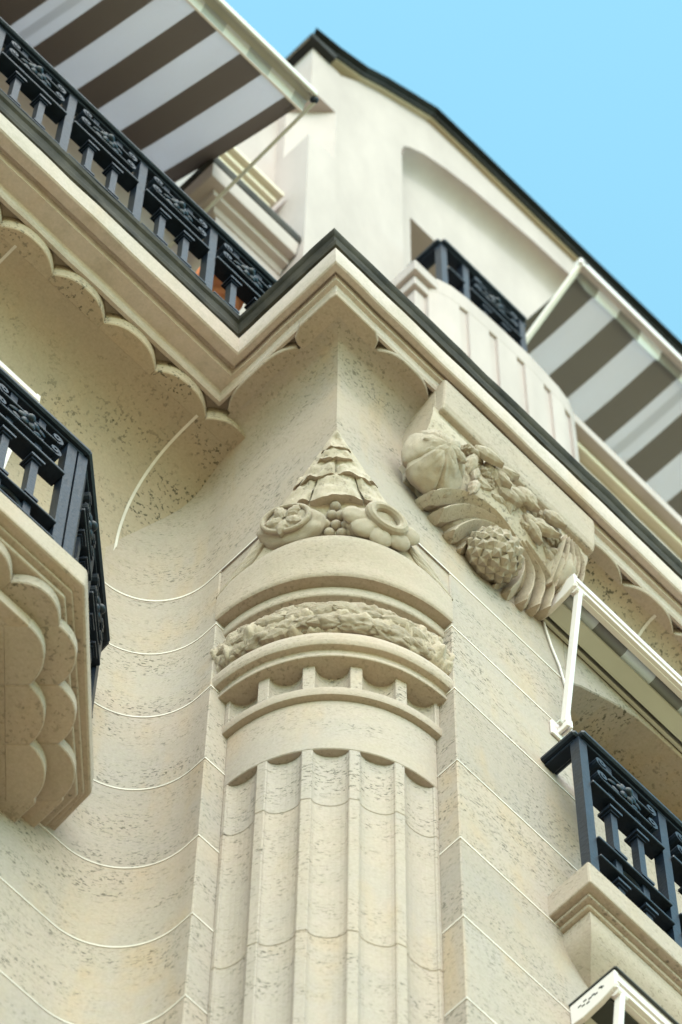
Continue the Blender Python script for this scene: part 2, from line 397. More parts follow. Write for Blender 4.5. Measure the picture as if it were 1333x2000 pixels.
lathe(rnd([(.28,9.940),(.3385,9.940),(.340,9.946),(.336,9.958),(.338,9.972),(.352,9.972),(.357,9.985),(.358,10.005),(.352,10.03),(.338,10.045),(.30,10.05)], .002), 'capital_ring', 'smooth', COLM, wob=.0012)
lathe(rnd([(.29,10.04),(.305,10.05),(.300,10.22),(.301,10.262),(.335,10.264),(.338,10.270),(.338,10.300),(.336,10.307),(.361,10.307)], .002), 'capital_ring', 'smooth', COLM)
rows = []
for R_, z_, b_ in ((.33,10.306,0),(.360,10.306,.002),(.363,10.309,.002),(.365,10.316,.003),(.365,10.34,.006),(.365,10.37,.012),(.365,10.40,.022),(.364,10.425,.031),(.362,10.445,.036),(.356,10.462,.036),(.345,10.474,.03),(.325,10.482,.02),(.28,10.485,0)):
    rows.append([pol(R_+b_*math.cos(math.radians(2*(th-225)))**1.5, th)+(z_,) for th in [180+90*i/72 for i in range(73)]])
bl_ = link('capital_bell', jitter(grid_me(rows), .001, 14, 2), 'smooth', COLM); bl_.data.flip_normals(); bl_.data.shade_smooth(); bl_.data.set_sharp_from_angle(angle=math.radians(40))
# garland wrapped round the neck: rough leaf lumps
LUMPS = [lump_me(i, 4, .34, 2.4) for i in range(5)]
for me in LUMPS: me.materials.append(M['wreath'])
rows = []
for i in range(220):
    th = 180+90*i/219; rr = []
    for j in range(29):
        ph = -math.pi*.62+1.24*math.pi*j/28
        rr.append((th, .327, .036*math.cos(ph), .068*math.sin(ph)))
    row = []
    for th_, Rc, dr, dz in rr:
        x, y = pol(Rc+dr, th_); p = Vector((x, y, 10.115+dz)); d = Vector((x-A_, y-A_, 0)).normalized()
        p += d*(.014*noise.fractal(p*30, 1, 2, 5)+.006*noise.noise(p*110)); row.append(tuple(p))
    rows.append(row)
WR = link('garland', grid_me(rows), 'wreath', COLM); WR.data.flip_normals(); WR.data.shade_smooth()
rg = random.Random(11)
for i in range(11):
    for j in range(2):
        th = 187+76*(i+.5*j)/10.5+rg.uniform(-1.5, 1.5)
        if th > 263.5: continue
        x, y = pol(.341+rg.uniform(-.003, .004)-.00001*(th-225)**2*.5, th); o = bpy.data.objects.new('garland_leaf', LUMPS[rg.randrange(5)]); COL.objects.link(o); o.parent = COLM
        lean = (th-225)/45
        o.matrix_world = Matrix.Translation((x, y, 10.083+.058*j+rg.uniform(-.008, .008))) @ Matrix.Rotation(math.radians(th), 4, 'Z') @ Matrix.Rotation(math.radians(-28*lean+rg.uniform(-14, 14)), 4, 'X') @ Matrix.Diagonal((.024, .046+rg.uniform(-.010, .012), .029+rg.uniform(-.005, .006), 1))

# ------------------------------------------------------------------ carved corner above the bell
DV = Vector((-1,-1,0)).normalized(); LV = Vector((1,-1,0)).normalized()
def spot(s, z, o=0.0):           # s -1..1 across the chamfer, bulging surface
    c = max(0, 10.79-z); W = c/math.sqrt(2)
    return Vector((c/2, c/2, z))+LV*(s*W)+DV*(.40*W*(1-s*s)+o)
CR = link('corner_carving', grid_me([[tuple(spot(-1+2*j/16, 10.785-.33*i/24, .004)) for j in range(17)] for i in range(25)]), 'carved', B); CR.data.shade_smooth()
def petal(s0, s1, zt, zb, lift, seed, name='carved_leaf'):
    nu, nv = 12, 9; top = []; 
    for i in range(nv+1):
        t = i/nv; row = []
        for j in range(nu+1):
            u = j/nu; s = s0+(s1-s0)*u
            edge = (1-abs(2*u-1)**5); zz = zt+(zb-zt)*t*(1-.10*(abs(2*u-1)**3))
            h = lift*(.25+.75*t)*(.45+.55*edge)+.004
            p = spot(s, zz, h); p += DV*.0085*noise.fractal(p*42+Vector((seed, 0, 0)), 1, 2, 4)+Vector((0, 0, .009*noise.noise(p*48+Vector((0, seed, 0)))*t))
            row.append(p)
        top.append(row)
    last = top[-1]; under = [[p-DV*lift*.9*k+Vector((0, 0, .006*k)) for p in last] for k in (.5, 1.2)]
    me = grid_me([[tuple(p) for p in r] for r in top+under]); me.shade_smooth(); me.set_sharp_from_angle(angle=math.radians(50))
    o = link(name, me, 'carved', CR); return o
petal(-.75, .75, 10.775, 10.722, .012, 1); petal(-.62, .62, 10.735, 10.690, .016, 2)
petal(-.80, -.02, 10.70, 10.640, .018, 3); petal(.02, .82, 10.70, 10.642, .018, 4)
petal(-.98, -.62, 10.70, 10.648, .012, 5); petal(.62, .98, 10.70, 10.65, .012, 6)
petal(-.37, .40, 10.655, 10.566, .026, 7); petal(-.92, -.40, 10.655, 10.575, .019, 8); petal(.43, .94, 10.655, 10.575, .019, 9)
def ring_me(R, r, n=28, k=10, sq=1.0):
    rows = [[((R+r*math.cos(2*math.pi*j/k))*math.cos(2*math.pi*i/n), (R+r*math.cos(2*math.pi*j/k))*math.sin(2*math.pi*i/n)*sq, r*math.sin(2*math.pi*j/k)) for j in range(k)] for i in range(n)]
    rows.append(rows[0]); return fixn(grid_me(rows, True))
def frame(o, nrm, up=Vector((0,0,1))):
    nrm = nrm.normalized(); x = up.cross(nrm); x = x.normalized() if x.length > 1e-3 else Vector((1,0,0)); y = nrm.cross(x)
    m = Matrix((x, y, nrm)).transposed().to_4x4(); m.translation = o; return m
def inst(name, me, mtx, parent, mat=None):
    if mat and not me.materials: me.materials.append(M[mat])
    o = bpy.data.objects.new(name, me); COL.objects.link(o); o.parent = parent; o.matrix_world = mtx; return o
ball = lump_me(3, 3, .05, 1.5); disc = lump_me(9, 4, .07, 1.6); grape = lump_me(8, 2, .04, 1.2)
leafv = []
def leaf_me(seed, nu=6, nv=7):
    rows = []; rl = random.Random(seed)
    for i in range(nv+1):
        t = i/nv; w_ = math.sin(math.pi*min(1, t*.94+.05))**.65*(1-.25*t)*.5*(1 if i % 2 else .84); row = []
        for j in range(nu+1):
            u = -1+2*j/nu
            z = .26*(1-abs(u)**1.5)*math.sin(math.pi*(t*.85+.10))-.13*max(0, 1-abs(u)*4)*(1-.5*t)+(.07 if (j % 2) else 0)*(1-abs(u))
            row.append((u*w_, t+.04*abs(u)*(i % 2), z+rl.uniform(-.025, .025)))
        rows.append(row)
    edge = [[(x*1.0, y, -.25) for x, y, z in rows[0]]]
    full = [[(r[0][0], r[0][1], -.25)]+r+[(r[-1][0], r[-1][1], -.25)] for r in rows]
    full.append([(p[0], p[1]+.02, -.25) for p in full[-1]])
    me = fixn(grid_me(full))
    if max(me.polygons, key=lambda p: p.area).normal.z < 0: me.flip_normals()
    return me
LEAVES = [leaf_me(i) for i in range(5)]
for k, s in ((0, -1), (1, 1)):
    c = spot(s*.50, 10.522, .004); nrm = (DV+LV*s*.42+Vector((0, 0, -.30)))
    mt_ = frame(c, nrm)
    RD = inst('roundel', disc, mt_ @ Matrix.Rotation(.35*s, 4, 'Z') @ Matrix.Diagonal((.083, .060, .030, 1)), CR, 'carved')
    if k == 0:
        inst('roundel_rim', ring_me(1, .13), mt_ @ Matrix.Rotation(.35*s, 4, 'Z') @ Matrix.Translation((-.006,.006,.026)) @ Matrix.Diagonal((.056, .042, .05, 1)), CR, 'carved')
        for a in range(5): inst('rosette_petal', LEAVES[a % 5], mt_ @ Matrix.Translation((-.006,.006,.029)) @ Matrix.Rotation(a*1.257+.3, 4, 'Z') @ Matrix.Translation((0,.004,0)) @ Matrix.Diagonal((.036,.046,.035,1)), CR, 'carved')
    else:
        inst('roundel_rim', ring_me(1, .33), mt_ @ Matrix.Translation((.008,.008,.028)) @ Matrix.Rotation(-.5, 4, 'Z') @ Matrix.Diagonal((.042, .030, .045, 1)), CR, 'carved')
        for a in range(5):
            t = -2.95+a*.72; inst('roundel_lobe', ball, mt_ @ Matrix.Translation((.062*math.cos(t), .045*math.sin(t), .016)) @ Matrix.Rotation(t, 4, 'Z') @ Matrix.Diagonal((.032,.030,.014,1)), CR, 'carved')
for s, z in ((0,.553),(-.04,.528),(.06,.527),(-.11,.502),(.01,.500),(.12,.500),(-.06,.478),(.07,.478),(.16,.482)):
    inst('grape', grape, Matrix.Translation(spot(s, 10.006+z, .008)) @ Matrix.Diagonal((.0128, .0128, .0138, 1)), CR, 'carved')
for s in (-1, 1):
    for k in range(3):
        p0 = spot(s*.80, 10.51-.012*k, .012-.003*k); p1 = spot(s*1.0, 10.462-.012*k, .002); d = (p1-p0)
        nrm = DV+LV*s*.6; x = d.cross(nrm).normalized(); mm = Matrix((x, d.normalized(), x.cross(d).normalized())).transposed().to_4x4(); mm.translation = p0
        inst('carved_leaf', LEAVES[k], mm @ Matrix.Diagonal((.03, d.length*1.1, .03, 1)), CR, 'carved')

WL = []
for me in LEAVES:
    c_ = me.copy(); c_.materials.clear(); c_.materials.append(M['wreath']); WL.append(c_)
rg = random.Random(21)
for i in range(30):
    th = 184.5+81*i/29; sgn = -1 if th < 225 else 1; row_ = i % 3
    x, y = pol(.357+rg.uniform(-.004, .003)-.000004*(th-225)**2, th); rad = Vector((math.cos(math.radians(th)), math.sin(math.radians(th)), 0))
    tan = Vector((-rad.y, rad.x, 0))*sgn; d = (tan*math.cos(.5)+Vector((0, 0, (1, -.2, -1)[row_]*.45+rg.uniform(-.3, .3)))).normalized()
    nn = (rad+Vector((0, 0, rg.uniform(-.5, .1)))).normalized(); d = (d-nn*d.dot(nn)).normalized(); xs_ = d.cross(nn)
    mm = Matrix((xs_, d, nn)).transposed().to_4x4(); mm.translation = (x, y, 10.117+(.034, -.002, -.036)[row_]+rg.uniform(-.006, .006))
    if row_ == 1: mm.translation += rad*.006
    inst('garland_leaf', WL[i % 5], mm @ Matrix.Translation((0, -.03, 0)) @ Matrix.Diagonal((.046+rg.uniform(-.008, .01), .066+rg.uniform(-.01, .014), .040, 1)), COLM)
# ------------------------------------------------------------------ cornice
def cpath(yl, xp, yr, z): return [(-4.0, yl, z), (xp, yl, z), (xp, yr, z), (5.0, yr, z)]
def csweep(prof, name, mat, parent, sub=(90, 8, 12, 120), wob=0, seed=0, wsc=12):
    rows = []
    for p in prof:
        q = [Vector(t) for t in cpath(*p)]; row = []
        for i, k in enumerate((sub[0], sub[1], sub[3])):
            for j in range(k): row.append(q[i].lerp(q[i+1], j/k))
        row.append(q[3]); rows.append([tuple(r) for r in row])
    me = grid_me(rows)
    if wob: jitter(me, wob, wsc, seed)
    o = link(name, me, mat, parent); me.shade_smooth(); me.set_sharp_from_angle(angle=math.radians(28)); return o
P_ = [(.42,-.05,-.04,11.262),(.285,-.108,-.098,11.262),(.280,-.113,-.103,11.238),(.270,-.121,-.111,11.236),(.264,-.126,-.116,11.243),(.262,-.128,-.118,11.262),
      (.258,-.130,-.120,11.268),(.214,-.140,-.130,11.270),(.208,-.144,-.134,11.296),(.200,-.148,-.138,11.297),(.196,-.150,-.140,11.283),(.170,-.165,-.155,11.280),
      (.165,-.169,-.159,11.283),(.163,-.171,-.161,11.290),(.152,-.180,-.170,11.330),(.156,-.178,-.168,11.338),(.25,-.10,-.09,11.340)]
CN = csweep(P_, 'cornice', 'cornice', B, wob=.0022, seed=4, wsc=9)
Z1 = [(.22,-.13,-.12,11.338),(.162,-.172,-.160,11.340),(.151,-.184,-.172,11.347),(.147,-.188,-.176,11.362),(.151,-.184,-.172,11.378),(.166,-.170,-.158,11.386),(.22,-.13,-.12,11.387)]
csweep(Z1, 'zinc_roll', 'zinc', CN, wob=.0018, seed=7)
Z2 = [(.22,-.13,-.12,11.385),(.168,-.169,-.153,11.388),(.160,-.176,-.160,11.394),(.154,-.182,-.165,11.425),(.147,-.188,-.171,11.432),(.144,-.191,-.174,11.445),(.150,-.186,-.169,11.455),(.170,-.17,-.15,11.46),(.22,-.12,-.11,11.45)]
csweep(Z2, 'zinc_flashing', 'zinc', CN, wob=.0022, seed=9)
link('terrace_slab', prism_me([(-4,.22),(-.12,.22),(-.12,-.11),(5,-.11),(5,3),(-4,3)], 11.343, 11.43), 'zinc', CN)
sd2 = link('zinc_saddle', lump_me(12, 3, .3, 2.0), 'zinc', CN); sd2.matrix_world = Matrix.Translation((-.172,.168,11.452)) @ Matrix.Diagonal((.030,.030,.022,1))
# scalloped lips
def lobe(p0, p1, out, inner, bulge, z0, z1, parent, mat='smooth', n=16, pw=2.4):
    p0, p1, out = Vector(p0), Vector(p1), Vector(out); pts = []
    for i in range(n+1):
        u = -1+2*i/n; b = bulge*(1-abs(u)**pw); pts.append(tuple(p0.lerp(p1, i/n)+out*b))
    pts += [tuple(p1-out*inner), tuple(p0-out*inner)]
    return link('scallop', prism_me(pts, z0, z1), mat, parent, bevel=.0025, seg=1)
x = -.128; first = True
while x > -4:
    lobe((x-.166, .308), (x, .308), (0, -1), .02, .031, 11.1885, 11.262, CN, 'cove'); x -= .166
lobe((-.127, .308), (.03, .308), (0, -1), .02, .034, 11.1885, 11.262, CN, 'cove')
ZL = (11.2215, 11.262)
def corner_lobe(e):
    pts = [(.035,-.088),(.028,-.105),(.005,-.118),(-.124,-.118),(-.128,-.10),(-.128,.0),(-.115,.028),(-.098,.036),(-.06,.036),(.035,-.05)]
    return link('scallop', prism_me(pts, *ZL), 'smooth', CN, bevel=.0025, seg=1)
corner_lobe(0)
lobe((-.096, .27), (-.096, .042), (-1, 0), .03, .026, *ZL, CN, pw=3.5)
lobe((.040, -.086), (.215, -.086), (0, -1), .03, .028, *ZL, CN, pw=3.0)
x = .70
while x < 4.8: lobe((x, -.086), (x+.178, -.086), (0, -1), .03, .030, *ZL, CN, pw=2.6); x += .178
# right-hand cove joints
for xx in (.99, 1.6, 2.2, 2.8):
    link('mortar_joint', grid_me([[(xx-.004, -off(z)-.0015, z-.0012), (xx+.004, -off(z)-.0015, z-.0012)] for z in zs if z > 10.82]), 'mortar', lw)

# ------------------------------------------------------------------ carved bracket with the pine cone
blk = [(-.02,11.262),(-.142,11.262),(-.142,11.22),(-.136,11.118),(-.130,11.096),(-.02,11.075)]
n_ = len(blk); v = [(.214, y, z) for y, z in blk]+[(.725, y, z) for y, z in blk]
BK = link('carved_bracket', fixn(mesh('b', v, [list(range(n_)), list(range(n_, 2*n_))[::-1]]+[[i, (i+1) % n_, n_+(i+1) % n_, n_+i] for i in range(n_)])), 'smooth', B, bevel=.006)
link('bracket_body', prism_yz(.213,.724,[(.02,10.84),(-.004,10.86),(-.05,10.945),(-.085,11.0),(-.112,11.075),(-.112,11.255),(.02,11.255)]), 'smooth', BK, bevel=.004)
PN = Vector((0,-.25,-.1)).normalized(); PU = Vector((1,0,0)); PV = PU.cross(PN); PV = PV if PV.z > 0 else -PV
P0 = Vector((0,-.02,10.80))
def pi_(x, z, o=0.0):            # point over the sloping ground of the bracket, given x and height
    t = (z-10.80)/PV.z; return Vector((x, 0, 0))+Vector((0, P0.y, P0.z))+PV*t+PN*(o*.75-.004)
# swelling ground
rows = []
for i in range(31):
    xx = .20+.50*i/30; row = []
    zb = 10.90-.16*math.sin(math.pi*min(1, max(0, (xx-.20)/.50)))**.8
    for j in range(21):
        t = j/20; z = zb+(11.09-zb)*t
        h = .046*math.sin(math.pi*min(1, t*1.05))**.6*math.sin(math.pi*(.04+.92*i/30))**.5
        y0 = -off(z)-.0; p = pi_(xx, z, 0); p.y = min(y0+.01, p.y) if t > .05 else y0+.02
        row.append(tuple(p+PN*(h-.018)))
    rows.append(row)
BG = link('bracket_ground', grid_me(rows), 'carved', BK); BG.data.shade_smooth()
def pmat(x, z, o, ang=0.0, tilt=Vector((0,0,0))):
    nn = (PN+tilt).normalized(); u = (PU-nn*PU.dot(nn)).normalized(); vv = nn.cross(u); mm = Matrix((u, vv, nn)).transposed().to_4x4(); mm.translation = pi_(x, z, o)
    return mm @ Matrix.Rotation(ang, 4, 'Z')
# pine cone
cone_c = pi_(.466, 10.790, .012)
CB = inst('pine_cone', lump_me(1, 3, .02, 1), pmat(.462, 10.788, .044, .6) @ Matrix.Diagonal((.068, .060, .060, 1)), BK, 'carved')
def scale_me():
    v = [(-1,0,0),(0,-1.0,0),(1,0,0),(0,1.15,0),(-.12,-.18,.75),(.12,-.18,.75),(0,.25,.62)]
    f = [[0,1,4],[1,5,4],[1,2,5],[2,3,6,5],[3,0,4,6],[4,5,6]]
    me = fixn(mesh('scale', v, f)); return me
SM = scale_me(); SM.materials.append(M['carved'])
mc = pmat(.462, 10.788, .044, .6)
for i in range(6):
    ph = math.radians(4+i*18); nk = 1 if i == 0 else int(round(15*math.sin(ph)))
    for k in range(max(1, nk)):
        th = 2*math.pi*(k+.5*(i % 2))/max(1, nk)
        d = Vector((math.sin(ph)*math.cos(th), math.sin(ph)*math.sin(th), math.cos(ph)))
        if d.z < -.15: continue
        loc = Vector((d.x*.070, d.y*.062, d.z*.060)); nn = Vector((d.x/.070, d.y/.062, d.z/.060)).normalized()
        down = Vector((0, 0, -1)) if i else Vector((1, 0, 0)); t = (down-nn*down.dot(nn)).normalized(); s_ = t.cross(nn)
        lm = Matrix((s_, t, nn)).transposed().to_4x4(); lm.translation = loc*.985
        inst('cone_scale', SM, mc @ lm @ Matrix.Diagonal((.0150, .0150, .0115, 1)), BK)
# ribbed fan leaves swept round the cone
def rib(pts, wd, ht, o=.02, name='fan_leaf', n=18):
    P = [pi_(x, z, o+h) for x, z, h in pts]; out = []
    for i in range(n+1):
        t = i/n*(len(P)-1); k = min(int(t), len(P)-2); u = t-k
        a, b, c, d = (P[max(0, min(len(P)-1, q))] for q in (k-1, k, k+1, k+2))
        out.append(.5*((2*b)+(c-a)*u+(2*a-5*b+4*c-d)*u*u+(3*b-a-3*c+d)*u**3))
    rows = []
    for i, p in enumerate(out):
        t = i/n; d = (out[min(n, i+1)]-out[max(0, i-1)]).normalized(); s_ = d.cross(PN).normalized(); k = (.30+.70*t)*(1 if t < .93 else .72)
        row = []
        for a, h in ((-1,-.9),(-.95,-.05),(-.55,.22),(-.1,.50),(.35,.92),(.52,1.0),(.66,.90),(.95,.0),(1,-.9)):
            q = p+s_*a*wd*k+PN*h*ht*(.5+.5*t); q += PN*.0015*noise.noise(q*70); row.append(tuple(q))
        rows.append(row)
    rows.append([tuple(out[-1]-PN*ht+d*.004) for _ in range(9)])
    me = fixn(grid_me(rows)); me.shade_smooth(); me.set_sharp_from_angle(angle=math.radians(22)); return link(name, me, 'carved', BK)
rib([(.50,10.895,0),(.42,10.900,.004),(.33,10.865,.004),(.262,10.795,-.004)], .020, .032)
rib([(.505,10.885,0),(.44,10.885,.004),(.36,10.845,.004),(.303,10.775,-.004)], .020, .032)
rib([(.505,10.875,0),(.45,10.868,.002),(.39,10.825,.002),(.352,10.752,-.006)], .0205, .030)
rib([(.500,10.865,-.01),(.455,10.852,-.008),(.415,10.81,-.008),(.392,10.745,-.014)], .012, .018)
rib([(.51,10.885,0),(.548,10.845,.002),(.553,10.79,.0),(.540,10.735,-.006)], .0155, .030)
rib([(.515,10.895,0),(.572,10.855,.003),(.590,10.805,.0),(.588,10.752,-.006)], .0155, .030)
rib([(.52,10.905,0),(.594,10.868,.003),(.620,10.825,.0),(.622,10.770,-.006)], .0155, .030)
rib([(.53,10.915,0),(.612,10.882,.003),(.645,10.845,.0),(.650,10.790,-.006)], .0155, .030)
rib([(.515,10.870,-.012),(.530,10.835,-.008),(.528,10.785,-.01),(.505,10.735,-.014)], .010, .016)
def bud_me(seed=0, lobes=5):
    rows = []; nth, nph = 84, 18
    for i in range(nph+1):
        th = math.pi*.60*i/nph; row = []
        for j in range(nth):
            ph = 2*math.pi*j/nth; g_ = abs(math.sin(lobes*ph/2+.4))
            k = 1-.11*(1-min(1, g_*3.2))*math.sin(min(1.5, th*1.3))+.07*noise.fractal(Vector((math.cos(ph)*2, math.sin(ph)*2, th*2.5+seed)), 1, 2, 4)
            k *= 1+.07*math.sin(th*5.0)
            row.append((math.sin(th)*math.cos(ph)*k, math.sin(th)*math.sin(ph)*k, math.cos(th)*k))
        rows.append(row)
    me = fixn(grid_me(rows, True)); me.shade_smooth(); me.set_sharp_from_angle(angle=math.radians(32)); return me
# melon-like bud with a starry calyx on the left
bm_ = pmat(.244, 10.905, .014, .2, Vector((-.25, 0, .0)))
inst('carved_bud', bud_me(), bm_ @ Matrix.Diagonal((.074, .096, .058, 1)), BK, 'carved')
for a in range(6):
    inst('calyx_leaf', LEAVES[a % 5], bm_ @ Matrix.Translation((.006,.010,.064)) @ Matrix.Rotation(a*1.05+.4, 4, 'Z') @ Matrix.Rotation(-.34, 4, 'X') @ Matrix.Diagonal((.040,.058,.034,1)), BK, 'carved')
# bunch of broken leaves along the top
rg = random.Random(5)
for i in range(52):
    t = i/51; xx = .30+.33*t+rg.uniform(-.02, .02); zz = 10.99+rg.uniform(-.055, .055)
    inst('carved_leaf', LEAVES[i % 5], pmat(xx, zz, .026+rg.uniform(-.012, .016), -2.2+rg.uniform(-1.1, 1.1), Vector((rg.uniform(-.45,.45), 0, rg.uniform(-.4,.4)))) @ Matrix.Diagonal((.038+rg.uniform(-.008,.014), .060+rg.uniform(-.014,.018), .050, 1)), BK, 'carved')
for i in range(16):
    t = i/15; xx = .31+.30*t; zz = 10.985+rg.uniform(-.045, .05)
    inst('carved_berry', LUMPS[i % 5], pmat(xx, zz, .018, rg.uniform(0, 6)) @ Matrix.Diagonal((.018, .016, .016, 1)), BK)
# end bud on the right
em = pmat(.650, 10.930, .010, -.2, Vector((.3, 0, 0)))
inst('carved_bud', lump_me(7, 3, .05, 1.5), em @ Matrix.Diagonal((.042, .080, .045, 1)), BK, 'carved')
for k, xx in enumerate((-.030, -.014, .004, .021, .036)):
    rib([(.635+xx*.5,11.02,.02),(.648+xx,10.975,.032),(.655+xx*1.15,10.92,.032),(.655+xx*.9,10.855,.012)], .0085, .018, .018, 'bud_segment')

# ------------------------------------------------------------------ stone balcony on the left
def dedupe(p): return p
sl_ = [(-4,.148),(-.516,.148),(-.200,.456),(-.193,.575),(-4,.575)]
BL = link('left_balcony', prism_me(sl_, 9.298, 9.378), 'smooth', B, bevel=.006)
link('balcony_moulding', prism_me([(-4,.186),(-.531,.186),(-.2225,.470),(-.219,.575),(-4,.575)], 9.278, 9.2995), 'smooth', BL, bevel=.004)
link('balcony_moulding', prism_me([(-4,.172),(-.526,.172),(-.212,.464),(-.208,.575),(-4,.575)], 9.2905, 9.2993), 'smooth', BL, bevel=.003)
def tier(front_y, cx, cy, wx, z0, z1, lf, name, straight=False, bul=.032, n_ch=3):
    # front cusp line y=front_y up to x=cx, chamfer to (wx,cy), then to the wall
    link('corbel_core', prism_me([(-4,front_y+.012),(cx-.005,front_y+.012),(wx-.012,cy+.0),(wx-.012,.575),(-4,.575)], z0, z1), 'smooth', BL)
    if straight: link('corbel_edge', prism_me([(-4,front_y),(cx,front_y),(cx-.0,front_y+.03),(-4,front_y+.03)], z0-.001, z1-.001), 'smooth', BL, bevel=.003)
    else:
        xx = cx
        while xx > -3.9: lobe((xx-lf, front_y), (xx, front_y), (0,-1), .05, bul, z0-.001, z1-.001, BL, pw=2.2); xx -= lf
    p0, p1 = Vector((cx, front_y)), Vector((wx, cy)); d = (p1-p0); o = Vector((d.y, -d.x)).normalized()
    for k in range(n_ch): lobe(p0+d*k/n_ch, p0+d*(k+1)/n_ch, o, .05, bul, z0-.0015, z1-.0015, BL, pw=2.2)
tier(.220, -.508, .490, -.252, 9.250-.012, 9.2785, .128, 'a')
link('corbel_edge', prism_me([(-.30,.45),(-.246,.482),(-.244,.575),(-.32,.575)], 9.2385, 9.277), 'smooth', BL, bevel=.003)
tier(.245, -.560, .512, -.300, 9.195, 9.2375, .128, 'b', straight=True, bul=.028)
link('corbel_edge', prism_me([(-.36,.46),(-.292,.507),(-.292,.575),(-.4,.575)], 9.1945, 9.236), 'smooth', BL, bevel=.003)
link('corbel_core', prism_me([(-4,.30),(-.60,.30),(-.37,.53),(-.36,.575),(-4,.575)], 9.12, 9.1942), 'smooth', BL, bevel=.02)

# ------------------------------------------------------------------ stone window balcony on the right
BR = link('right_balcony', prism_me([(.611,.01),(.611,-.112),(2.3,-.112),(2.3,.34),(JX+.003,.34),(JX+.003,.01)], 9.283, 9.371), 'smooth', B, bevel=.005)
link('balcony_moulding', prism_me([(.640,.01),(.640,-.080),(2.27,-.080),(2.27,.01)], 9.262, 9.2835), 'smooth', BR, bevel=.006)
link('balcony_moulding', prism_me([(.628,.008),(.628,-.092),(2.28,-.092),(2.28,.008)], 9.272, 9.2838), 'smooth', BR, bevel=.003)
rows = []
for i in range(15):
    t = i/14; e = .072*(1-math.sin(t*math.pi/2)**1.0) if i else .072
    e = .072*math.cos(t*math.pi/2)**.9; z = 9.232-.11*t
    rows.append([(.651+(.072-e)*.95, .004, z), (.651+(.072-e)*.95, -e, z), (2.25, -e, z)])
rows = [[(.651,.004,9.263),(.651,-.072,9.263),(2.25,-.072,9.263)]]+rows
cb = link('balcony_corbel', grid_me(rows), 'smooth', BR); cb.data.shade_smooth(); cb.data.set_sharp_from_angle(angle=math.radians(40))

# ================================================================== UPPER STOREY (set back)
PW = link('upper_storey', prism_y([(.345,11.43),(.345,15.24),(.43,15.37),(.52,15.47),(.63,15.57),(.74,15.68),(.95,15.70),(1.5,15.72),(2.6,15.77),(5,15.8),(5,11.43),(3.3,11.43),(3.3,15.0),(3.0,15.3),(2.5,15.5),(2.0,15.57),(1.446,15.529),(1.259,15.504),(1.109,15.459),(.961,15.415),(.836,15.353),(.734,15.282),(.668,15.202),(.64,15.15),(.632,15.08),(.632,11.43)], .379, .50), 'plaster', B)
link('upper_wall', prism_y([(.60,13.5),(.60,15.6),(3.4,15.6),(3.4,14.80),(.742,14.80),(.742,13.5)], .452, .60), 'plaster', PW)
link('upper_wall', prism_y([(.60,11.43),(.60,13.5),(3.4,13.5),(3.4,11.43)], .452, .60), 'plaster', PW)
link('loggia_wall', join_me([box_me(.7,3.4,1.1,1.15,13.4,14.9), box_me(.66,.742,.6,1.1,13.4,14.9), box_me(.66,3.4,.6,1.15,14.80,14.9)]), 'interior', PW)
# hollow soffit of the arch
ac = [(.632,15.08),(.64,15.15),(.668,15.202),(.734,15.282),(.836,15.353),(.961,15.415),(1.109,15.459),(1.259,15.504),(1.446,15.529),(2.0,15.57),(2.5,15.5)]
rows = []
for i in range(9):
    t = math.pi/2*i/8; rows.append([(x_+(.01 if k == 0 else 0), .3785+.0745*math.sin(t), z_+.001-.09*(1-math.cos(t))) for k, (x_, z_) in enumerate(ac)])
hs_ = link('arch_soffit', grid_me(rows), 'plaster', PW); hs_.data.shade_smooth()
# corner with its cut-away notch
cx0, cy0, q_ = .222, .377, .11
sq_ = [(cx0,cy0),(.346,cy0),(.346,.50),(cx0,.50)]
ch_ = [(cx0,cy0+q_),(cx0+q_,cy0),(.346,cy0),(.346,.50),(cx0,.50)]
for pl, a, b in ((sq_,11.43,14.335),(ch_,14.335,14.80),(sq_,14.80,15.245)): link('corner_pier', prism_me(pl, a, b), 'plaster', PW)
link('side_wall', box_me(cx0,.40,.50,3.0,11.43,15.245), 'plaster', PW)
# eaves
RL = [(.190,15.246),(.30,15.29),(.43,15.375),(.52,15.475),(.63,15.575),(.70,15.635),(.76,15.69),(.95,15.705),(1.5,15.725),(2.6,15.775),(5,15.81)]
def eave(yo, dz0, dz1, x0, nm, mat):
    rows = []
    for (y, dz) in ((.60, dz0), (yo, dz0), (yo, dz1), (.60, dz1)): rows.append([(max(x_, x0), y, z_+dz) for x_, z_ in RL])
    rows.append(rows[0]); o = link(nm, grid_me(rows), mat, PW); return o
eave(.362, .0, .012, .0, 'eaves_board', 'tancoat'); eave(.350, .012, .025, .0, 'roof_edge', 'roofing')
link('roof_edge', box_me(.190,.30,.348,3.0,15.247,15.278), 'roofing', PW)
rows = [[(x_, .33, z_+.046) for x_, z_ in RL], [(x_+1.2, 3.0, z_+.046+.9) for x_, z_ in RL]]
link('roof', grid_me(rows), 'roofing', PW)
